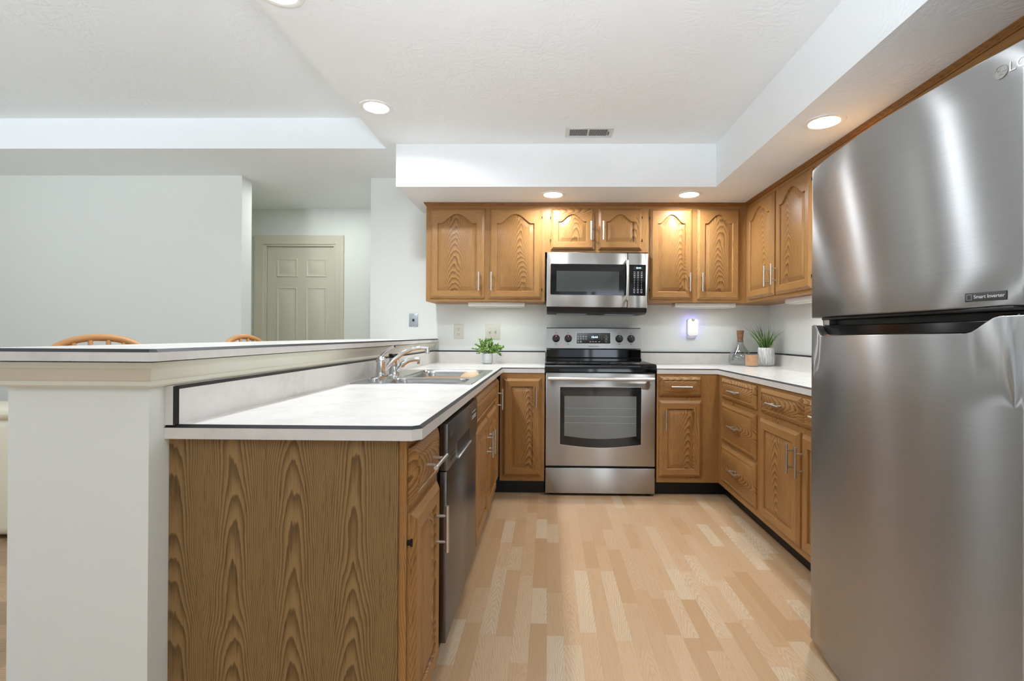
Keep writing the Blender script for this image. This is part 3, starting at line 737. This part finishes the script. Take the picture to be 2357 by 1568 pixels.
letters('brand_lettering', 'SAMSUNG', .017, 'greyplate', d, (.335, -.0006, .052), (H90, 0, 0))
cp = MB().box(.5905, WM, 0, .03, .003, HM, bev=.004).build('control_side', 'steel', t)
MB().box(.592, .722, -.001, .003, .092, .318).build('key_panel', 'gloss', cp); kp = cp.children[-1]
MB().box(.632, .700, -.0016, -.0008, .283, .304).build('display', 'black', kp)
letters('clock_digits', '10:44', .017, 'digits', kp, (.668, -.0022, .2935), (H90, 0, 0))
for c_ in range(3):
    m = MB()
    for r_ in range(13):
        ww = .013 if r_ in (0, 1, 2, 3, 10, 11, 12) else .004
        m.box(.634 + c_ * .026 - ww / 2 + .006, .634 + c_ * .026 + ww / 2 + .006, -.0016, -.0008, .262 - r_ * .0125, .2655 - r_ * .0125)
    m.build('key_lettering', 'mark', kp)
MB().prism([(.002, .002), (.012, -.030), (.06, -.042), (.37, -.040), (.39, .0)], 'x', .004, WM - .004).build('bottom_vent', 'black', t)
m = MB()
for q in range(2): m.box(.08 + q * .36, .30 + q * .36, .09, .30, -.0445, -.041)
m.build('grease_filters', 'greyplate', t)

# ------------------------------------------------------------------ refrigerator
t = thing('refrigerator', 'tall stainless top-freezer refrigerator at the right edge', 'refrigerator', (0, 0, 0))
FY0, FY1, FX = .978, 1.778, .950
def bulge(y):
    s = (y - FY0) / (FY1 - FY0); e_ = min(s, 1 - s)
    b = -.034 * (1 - (2 * s - 1) ** 2)
    rr = .010
    dd = e_ * (FY1 - FY0)
    if dd < rr: b += rr * (1 - math.sqrt(max(0, 1 - (1 - dd / rr) ** 2)))
    return FX + b
def skin(z_lo, z_hi, name, mat, n=64, depth=.05):
    ys = sorted(set([FY0 + (FY1 - FY0) * i / n for i in range(n + 1)] + [FY0 + .010 * q / 6 for q in range(7)] + [FY1 - .010 * q / 6 for q in range(7)]))
    L = []
    for y in ys:
        x = bulge(y); zl = z_lo(y); zh = z_hi(y); xb_ = FX + depth
        fr = [(x + .004, y, zl), (x + .001, y, zl + .0015), (x, y, zl + .004)]
        fr += [(x, y, zl + .004 + (zh - zl - .008) * k / 6) for k in range(1, 6)]
        fr += [(x, y, zh - .004), (x + .001, y, zh - .0015), (x + .004, y, zh)]
        L.append(fr + [(xb_, y, zh), (xb_, y, zl)])
    m = MB(); m.loops(L, True, True); return m.build(name, mat, t, 35)
def ztop(y):
    def sm(a): a = min(max(a, 0), 1); return a * a * (3 - 2 * a)
    dip = sm((y - 1.03) / .075) * (1 - sm((y - 1.69) / .055))
    return 1.148 - .012 * (y > 5) - .036 * dip - .008 * (y - FY0) / (FY1 - FY0)
MB().box(1.012, XR - .03, FY0 + .012, FY1 - .010, .03, 1.69, bev=.006).build('case', 'steeldark', t)
ld = skin(lambda y: .018, ztop, 'lower_door', 'fridge', depth=.018)
ud = skin(lambda y: 1.166, lambda y: 1.700, 'freezer_door', 'fridge', depth=.055)
m = MB().box(FX + .019, 1.011, FY0 + .006, FY1 - .008, .024, 1.1385, bev=.003); m.build('door_liner', plain('black_pocket_plastic', '#070708', .18, 0, .22), ld)
m = MB()
ys = [1.00 + (1.76 - 1.00) * i / 50 for i in range(51)]
m.loops([[(bulge(y) + .0005, y, ztop(y) - .0012), (bulge(y) + .004, y, ztop(y) + .0012), (bulge(y) + .007, y, ztop(y) + .0005), (bulge(y) + .004, y, ztop(y) - .002)] for y in ys])
m.build('handle_rim', 'chrome', ld)
MB().box(FX - .012, FX + .05, FY0 + .02, FY1 - .09, 1.1565, 1.1655, bev=.002).build('freezer_door_base', 'black', ud)
MB().box(1.0, 1.06, FY0 + .03, FY1 - .03, 1.139, 1.160).build('hinge_rail', 'black', t)
MB().box(.975, 1.0, FY1 - .07, FY1 - .03, 1.139, 1.1655, bev=.002).build('middle_hinge', 'nickel', t)
for y in (FY0 + .08, FY1 - .08):
    for x in (1.08, 1.65): MB().lathe([(.02, 0), (.02, .008), (.012, .010), (.012, .032)], (x, y, 0), 12).build('foot', 'black', t)
lb = MB().box(-.0435, .0435, -.0012, .001, -.0095, .0095, bev=.0006).build('nameplate', 'darkmark', ud)
yl = 1.0605; lb.location = (bulge(yl) - .0005, yl, 1.189); lb.rotation_euler = (0, 0, -H90 + math.atan2(bulge(yl + .04) - bulge(yl - .04), -.08) + (0))
lb.rotation_euler = (0, 0, -H90 - math.atan((bulge(yl - .04) - bulge(yl + .04)) / .08) * -1)
letters('plate_lettering', 'Smart Inverter', .0108, 'mark', lb, (.0085, -.0014, 0), (H90, 0, 0), .0002)
m = MB(); m.box(-.0395, -.028, -.0016, -.001, -.0062, -.0054).box(-.0395, -.028, -.0016, -.001, .0054, .0062).box(-.0395, -.0387, -.0016, -.001, -.0062, .0062).box(-.0288, -.028, -.0016, -.001, -.0062, .0062)
m.build('plate_icon', 'greyplate', lb)
yg = 1.0305
lg = MB().lathe([(.0140, .0), (.0140, -.0014), (.0124, -.0014), (.0124, -.0005), (.001, -.0005)], (0, 0, 0), 36, axis='y')
lg.box(-.0024, -.001, -.0012, 0, -.0064, .0072).box(-.0024, .0032, -.0012, 0, -.0064, -.0051).box(.0016, .0124, -.0012, 0, -.0008, .0005).lathe([(.0016, -.0012), (.0008, -.0012)], (-.006, 0, .004), 10, axis='y')
lgo = lg.build('round_emblem', 'steel', ud, 40); lgo.location = (bulge(yg) - .0002, yg, 1.655)
ang = math.atan((bulge(yg + .02) - bulge(yg - .02)) / .04)
lgo.rotation_euler = (0, 0, -H90 - ang)
letters('brand_lettering', 'LG', .028, 'steel', lgo, (.0320, .0004, 0), (H90, 0, math.radians(3)), .0009)

# ------------------------------------------------------------------ under-cabinet light fixtures
def ucl(label, loc, rz, L_):
    o = thing('under_cabinet_light', label, 'light fixture', loc, rz, 'under-cabinet light fixtures')
    MB().box(0, L_, 0, .10, -.032, -.0005, bev=.004).build('housing', 'white', o)
    MB().box(.02, L_ - .02, .012, .088, -.0375, -.0322, bev=.002).build('diffuser', 'almond', o)
    l = bpy.data.lights.new('fixture_lamp', 'AREA'); l.shape = 'RECTANGLE'; l.size = L_ - .06; l.size_y = .06; l.energy = .6; l.color = (.97, 1.0, .97)
    q = bpy.data.objects.new('fixture_lamp', l); COL.objects.link(q); q.parent = o; q.location = (L_ / 2, .05, -.039)
    MB().box(L_ - .05, L_ - .035, -.003, .002, -.024, -.014).build('switch', 'white', o)
ucl('slim white light fixture under the cabinet left of the microwave', (-.612, 3.70, ZB), 0, .432)
ucl('slim white light fixture under the cabinet above the violet night light', (.958, 3.70, ZB), 0, .456)
ucl('slim white light fixture under the right-wall cabinet next to the refrigerator', (1.56, 3.24, ZB), -H90, .45)

# ------------------------------------------------------------------ wall plates
def plate(name, label, cat, x0, x1, z0, z1, mat, y=YB):
    o = thing(name, label, cat, ((x0 + x1) / 2, y, (z0 + z1) / 2))
    w_, h_ = (x1 - x0) / 2, (z1 - z0) / 2
    MB().box(-w_, w_, -.006, -.0005, -h_, h_, bev=.003).build('cover_plate', mat, o); return o
o = plate('outlet', 'almond duplex electrical outlet on the back wall, left of the switches', 'outlet', -.768, -.691, 1.064, 1.181, 'almond')
for dz in (-.021, .021):
    r = MB().lathe([(.017, -.008), (.0172, -.006)], (0, 0, dz), 24, axis='y').build('receptacle', 'almond', o)
    MB().box(-.0075, -.0055, -.0086, -.0078, dz - .002, dz + .009).box(.0055, .0075, -.0086, -.0078, dz - .002, dz + .007).lathe([(.003, -.0086), (.003, -.0078)], (0, 0, dz - .009), 10, axis='y').build('slots', 'black', r)
o = plate('light_switch', 'almond double toggle switch plate on the back wall behind the small plant', 'light switch', -.512, -.392, 1.060, 1.179, 'almond')
for dx in (-.023, .023):
    MB().box(dx - .006, dx + .006, -.0075, -.006, -.013, .013).build('toggle_slot', 'greyplate', o)
    q = MB().box(-.004, .004, -.016, 0, -.006, .006, bev=.001).build('toggle', 'almond', o); q.location = (dx, -.006, .003); q.rotation_euler = (math.radians(-25), 0, 0)
    for dz in (-.03, .03): MB().lathe([(.0025, -.0068), (.0025, -.0055)], (dx, 0, dz), 10, axis='y').build('screw', 'greyplate', o)
o = plate('phone_jack', 'grey metal phone jack plate on the wall left of the cabinets', 'wall plate', -1.137, -1.064, 1.161, 1.267, 'greyplate')
MB().box(-.008, .008, -.0085, -.006, -.010, .010).build('jack_port', 'black', o)
for dz in (-.043, .043): MB().lathe([(.003, -.008), (.003, -.0055)], (0, 0, dz), 10, axis='y').build('screw', 'chrome', o)

# plug-in night light / freshener
o = thing('night_light', 'white plug-in night light glowing violet against the back wall', 'night light', (1.151, YB, 1.166))
sh = [(x, z) for x, z in rrect(-.045, .045, -.070, .072, .022)]
MB().loops([[(x, -.028, z) for x, z in sh], [(x, -.058, z) for x, z in sh], [(x * .93, -.066, z * .95) for x, z in sh], [(x * .7, -.070, z * .75) for x, z in sh]]).build('shell', 'white', o)
MB().loops([[(x * .80, -.010, z * .84) for x, z in sh], [(x * .80, -.0278, z * .84) for x, z in sh]]).build('glow_ring', 'violet', o)
MB().box(-.034, .034, -.0098, -.0005, -.092, .04, bev=.004).build('outlet_plate', 'almond', o)
MB().lathe([(.011, -.066), (.011, -.0715), (.007, -.0725), (.001, -.0725)], (0, 0, .060), 16, axis='y').build('sensor', 'greyplate', o)

# ------------------------------------------------------------------ counter-top objects
M['leaf1'] = plain('leaf_green', '#6f9a3c', .5); M['leaf2'] = plain('leaf_pale', '#a9c878', .5); M['leaf3'] = plain('leaf_dark', '#3f5f2a', .5)
def rib_pot(name):
    k = Nodes(name); v, x, y, z = k.coord(); n = k.noise(v, 30, 3)
    k.link(k.mix(n, lin('#cfd1cf'), lin('#b3b7b8')), k.b.inputs['Base Color']); k.b.inputs['Roughness'].default_value = .6
    return k.mat
M['ribpot'] = rib_pot('ribbed_grey_ceramic')
o = thing('potted_plant', 'small bushy green plant in a ribbed grey pot below the switches', 'plant', (-.468, 3.74, CT))
prof = [(.030, 0), (.036, .004), (.040, .012)]
for q in range(10): prof += [(.0425 + .0015 * math.sin(q / 9 * math.pi), .016 + q * .006), (.0408 + .0015 * math.sin(q / 9 * math.pi), .019 + q * .006)]
prof += [(.038, .077), (.036, .080), (.033, .079), (.033, .070), (.001, .070)]
MB().lathe(prof, seg=32).build('pot', 'ribpot', o)
def leaf(m, p, d, L_, w_, mi, n_=None):
    d = d.normalized(); s = d.cross(Vector((random.uniform(-1, 1), random.uniform(-1, 1), random.uniform(.2, 1)))).normalized(); n_ = s.cross(d)
    v = [p, p + d * L_ * .3 + s * w_ * .5 + n_ * w_ * .12, p + d * L_ * .7 + s * w_ * .45 + n_ * w_ * .1, p + d * L_ + n_ * -.1 * w_, p + d * L_ * .7 - s * w_ * .45 + n_ * w_ * .1, p + d * L_ * .3 - s * w_ * .5 + n_ * w_ * .12]
    m._add([tuple(q) for q in v], [(0, 1, 2, 3), (0, 3, 4, 5)], mi)
stems = MB(); fol = MB()
for q in range(46):
    th = random.uniform(0, 2 * math.pi); el = random.uniform(.05, 1.45)
    d = Vector((math.cos(th) * math.cos(el), math.sin(th) * math.cos(el) * .8, math.sin(el)))
    ln = random.uniform(.075, .118) * (1.0 if el > .4 else .95)
    p0 = Vector((math.cos(th) * .018, math.sin(th) * .018, .07)); p1 = p0 + d * ln * .55 + Vector((0, 0, .018)); p2 = p0 + d * ln + Vector((0, 0, .006 if el > .3 else -.018))
    stems.tube([p0, p1, p2], .0009, 5)
    for k in range(9):
        f = .25 + .78 * k / 8; p = (p0.lerp(p1, min(1, f * 2)) if f < .5 else p1.lerp(p2, min(1, f * 2 - 1)))
        for s in (0, 1):
            dd = d + Vector((random.uniform(-1, 1), random.uniform(-1, 1), random.uniform(-.5, .9)))
            leaf(fol, p, dd, random.uniform(.011, .019), random.uniform(.009, .014), random.choices((0, 1, 2), (5, 4, 2))[0])
stems.build('stems', 'leaf3', o); fol.build('foliage', ['leaf1', 'leaf2', 'leaf3'], o, 0)

def streak_pot(name):
    k = Nodes(name); v, x, y, z = k.coord()
    n = k.noise(k.xyz(k.m('MULTIPLY', x, 160), k.m('MULTIPLY', y, 160), k.m('MULTIPLY', z, 14)), 1, 3)
    k.link(k.ramp(n, [(.35, lin('#aaa9a6')), (.6, lin('#dddcda'))]), k.b.inputs['Base Color']); k.b.inputs['Roughness'].default_value = .55
    return k.mat
M['streakpot'] = streak_pot('streaked_grey_ceramic')
o = thing('spiky_plant', 'spiky green grass plant in a whitish cylindrical pot near the refrigerator', 'plant', (1.652, 3.72, CT))
MB().lathe([(.040, 0), (.050, .003), (.058, .014), (.0605, .03), (.0605, .07), (.058, .11), (.0555, .136), (.0535, .138), (.0515, .134), (.053, .118), (.001, .118)], seg=40).build('pot', 'streakpot', o)
gm = MB()
def blade(pts, w_, mi):
    pts = [Vector(p) for p in pts]; n = len(pts); L = []
    ph = random.uniform(0, math.pi)
    for i, p in enumerate(pts):
        d = (pts[min(i + 1, n - 1)] - pts[max(i - 1, 0)]).normalized()
        s = d.cross(Vector((math.cos(ph), math.sin(ph), .3))).normalized(); nn = d.cross(s)
        ww = w_ * (1 - (i / (n - 1)) ** 1.6) * .5 + .00025
        L.append([tuple(p - s * ww), tuple(p + nn * ww * .35), tuple(p + s * ww), tuple(p - nn * ww * .15)])
    gm.loops(L, False, True, mi)
for q in range(105):
    th = random.uniform(0, 2 * math.pi); lean = random.uniform(.02, .62) ** 1.0
    ln = random.uniform(.15, .235)
    dx, dy = math.cos(th), math.sin(th) * .75
    p0 = Vector((dx * random.uniform(0, .036), dy * random.uniform(0, .036), .115))
    pts = []
    for i in range(8):
        s = i / 7; out_ = lean * ln * (s + .55 * s * s) ; up_ = ln * (s - .28 * lean * s * s * 1.6)
        pts.append(p0 + Vector((dx * out_, dy * out_, up_)))
    if all(pt.y + 3.72 < YB - .012 and pt.x + 1.652 < XR - .012 for pt in pts):
        blade(pts, random.uniform(.004, .0062), random.choices((0, 1, 2), (4, 1, 6))[0])
blade([(-.012, -.02, .115), (-.025, -.03, .165), (-.05, -.04, .186), (-.085, -.05, .180), (-.112, -.055, .160)], .006, 1)
blade([(.005, -.025, .115), (.018, -.035, .150), (.034, -.04, .167), (.05, -.045, .160), (.058, -.048, .148)], .006, 1)
gm.build('blades', ['leaf1', 'leaf2', 'leaf3'], o, 30)
MB().lathe([(.001, .119), (.0525, .119)], seg=24, cap1=False).build('soil', plain('dark_soil', '#2a2118', .9), o)

def glassmat(name, tint):
    k = Nodes(name)
    tr = k.n('ShaderNodeBsdfTransparent'); tr.inputs[0].default_value = tint
    gl = k.n('ShaderNodeBsdfGlossy'); gl.inputs['Roughness'].default_value = .02
    fr = k.n('ShaderNodeLayerWeight'); fr.inputs['Blend'].default_value = .28
    mx = k.n('ShaderNodeMixShader'); k.link(k.m('MINIMUM', k.m('ADD', k.m('MULTIPLY', fr.outputs['Facing'], .55), .04), .8), mx.inputs[0])
    k.link(tr.outputs[0], mx.inputs[1]); k.link(gl.outputs[0], mx.inputs[2])
    k.link(mx.outputs[0], k.t.nodes['Material Output'].inputs['Surface']); return k.mat
M['glass'] = glassmat('clear_glass', (.93, .945, .945, 1))
def cork(name):
    k = Nodes(name); v, x, y, z = k.coord(); n = k.noise(v, 160, 3)
    k.link(k.ramp(n, [(.35, lin('#6e4a30')), (.65, lin('#9a7050'))]), k.b.inputs['Base Color']); k.b.inputs['Roughness'].default_value = .8
    return k.mat
M['cork'] = cork('brown_cork')
o = thing('glass_decanter', 'clear glass decanter with a tapered cork stopper, behind the candle', 'bottle', (1.483, 3.79, CT))
outp = [(.060, .001), (.078, .006), (.085, .020), (.086, .045), (.080, .075), (.064, .105), (.043, .132), (.029, .155), (.024, .172), (.024, .196), (.026, .199)]
inp = [(r - .003, h + (.004 if i < 2 else 0)) for i, (r, h) in enumerate(outp)]
MB().lathe([(.001, .001)] + outp + inp[::-1] + [(.001, .007)], seg=48).build('bottle', 'glass', o)
MB().lathe([(.020, .176), (.0205, .198), (.0265, .262), (.0265, .268), (.001, .268)], seg=28).build('stopper', 'cork', o)
M['wax'] = plain('peach_wax', '#f2b384', .45, 0, .4, **{'Subsurface Weight': .15})
o = thing('candle', 'peach candle in a short clear glass tumbler', 'candle', (1.510, 3.640, CT))
MB().lathe([(.001, 0), (.044, 0), (.048, .004), (.048, .094), (.0465, .095), (.0455, .094), (.0455, .005), (.001, .005)], seg=40).build('tumbler', 'glass', o)
MB().lathe([(.001, .0055), (.0450, .0055), (.0450, .082), (.001, .080)], seg=40).build('wax', 'wax', o)
MB().tube([(0, 0, .079), (.001, 0, .086), (.002, .001, .09)], .0012, 6).build('wick', 'darkmark', o)

# ------------------------------------------------------------------ bar stools (only their bowed tops show over the bar)
M['stoolwood'] = oak('stool_oak', 'x', lin('#c99a68'), lin('#b98653'), lin('#8a5a30'), centre=1.0, wob=.3)
def stool(label, loc, rz):
    o = thing('bar_stool', label, 'stool', loc, rz, 'bar stools behind the bar')
    MB().lathe([(.001, .700), (.15, .700), (.185, .712), (.195, .725), (.19, .738), (.165, .742), (.08, .733), (.001, .731)], seg=40).build('seat', 'stoolwood', o)
    for a in (45, 135, 225, 315):
        c, s = math.cos(math.radians(a)), math.sin(math.radians(a))
        MB().tube([(c * .11, s * .11, .708), (c * .145, s * .145, .45), (c * .165, s * .165, .28), (c * .20, s * .20, 0)], [.016, .021, .018, .012], 12).build('leg', 'stoolwood', o)
    m = MB()
    for z, rr in ((.28, .166), (.42, .148)):
        pts = [(rr * math.cos(math.radians(a)), rr * math.sin(math.radians(a)), z) for a in (45, 135, 225, 315, 45)]
        for p, q in zip(pts, pts[1:]): m.tube([p, q], .009, 8)
    m.build('stretchers', 'stoolwood', o)
    def bow(f):
        a = math.pi * f; return Vector((-.218 * math.cos(a) * (.72 + .28 * math.sin(a)), .135 + .07 * math.sin(a) ** .7, .735 + .345 * math.sin(a) ** .52))
    P = [bow(i / 40) for i in range(41)]
    L = []
    for i, p in enumerate(P):
        d = (P[min(i + 1, 40)] - P[max(i - 1, 0)]).normalized(); nrm = Vector((0, 1, .2)).normalized(); s = d.cross(nrm).normalized(); nrm = s.cross(d)
        L.append([tuple(p + s * .0145 * math.cos(t) + nrm * .013 * math.sin(t)) for t in [2 * math.pi * k / 12 for k in range(12)]])
    MB().loops(L).build('bow_back', 'stoolwood', o)
    for x in (-.12, -.075, -.0275, .0275, .075, .12):
        f = min((abs(bow(i / 400).x - x), i / 400) for i in range(20, 381))[1]; top = bow(f)
        b = Vector((x * .8, .135, .735))
        MB().tube([b, b.lerp(top, .5), top], [.008, .011, .008], 10).build('spindle', 'stoolwood', o)
stool('bow-back oak bar stool seen over the bar near the left edge', (-1.67, 1.785, 0), math.radians(43))
stool('bow-back oak bar stool further along the bar, in front of the hall opening', (-1.553, 2.74, 0), math.radians(80))

# sofa in the living room (a sliver shows left of the half wall)
M['leather'] = paint('cream_leather', '#d9d3c0', .45, .25, 60)
o = thing('sofa', 'cream leather sofa seen from behind beyond the half wall at the left edge', 'sofa', (-3.35, 2.95, 0))
MB().box(-.95, .95, -.42, .42, .03, .40, bev=.04, seg=3).build('base', 'leather', o)
MB().box(-.95, .95, -.45, -.18, .025, .645, bev=.05, seg=4).build('backrest', 'leather', o)
MB().box(-.96, .96, -.455, -.17, .632, .702, bev=.04, seg=4).build('top_roll', 'leather', o)
for s in (-1, 1): MB().box(s * .95 - .12, s * .95 + .12, -.40, .44, .03, .58, bev=.06, seg=4).build('arm', 'leather', o)
for x in (-.42, .42): MB().box(x - .41, x + .41, -.17, .43, .40, .50, bev=.04, seg=3).build('seat_cushion', 'leather', o)
for x in (-.88, .88):
    for y in (-.38, .36): MB().box(x - .03, x + .03, y - .03, y + .03, 0, .0305).build('foot', 'black', o)
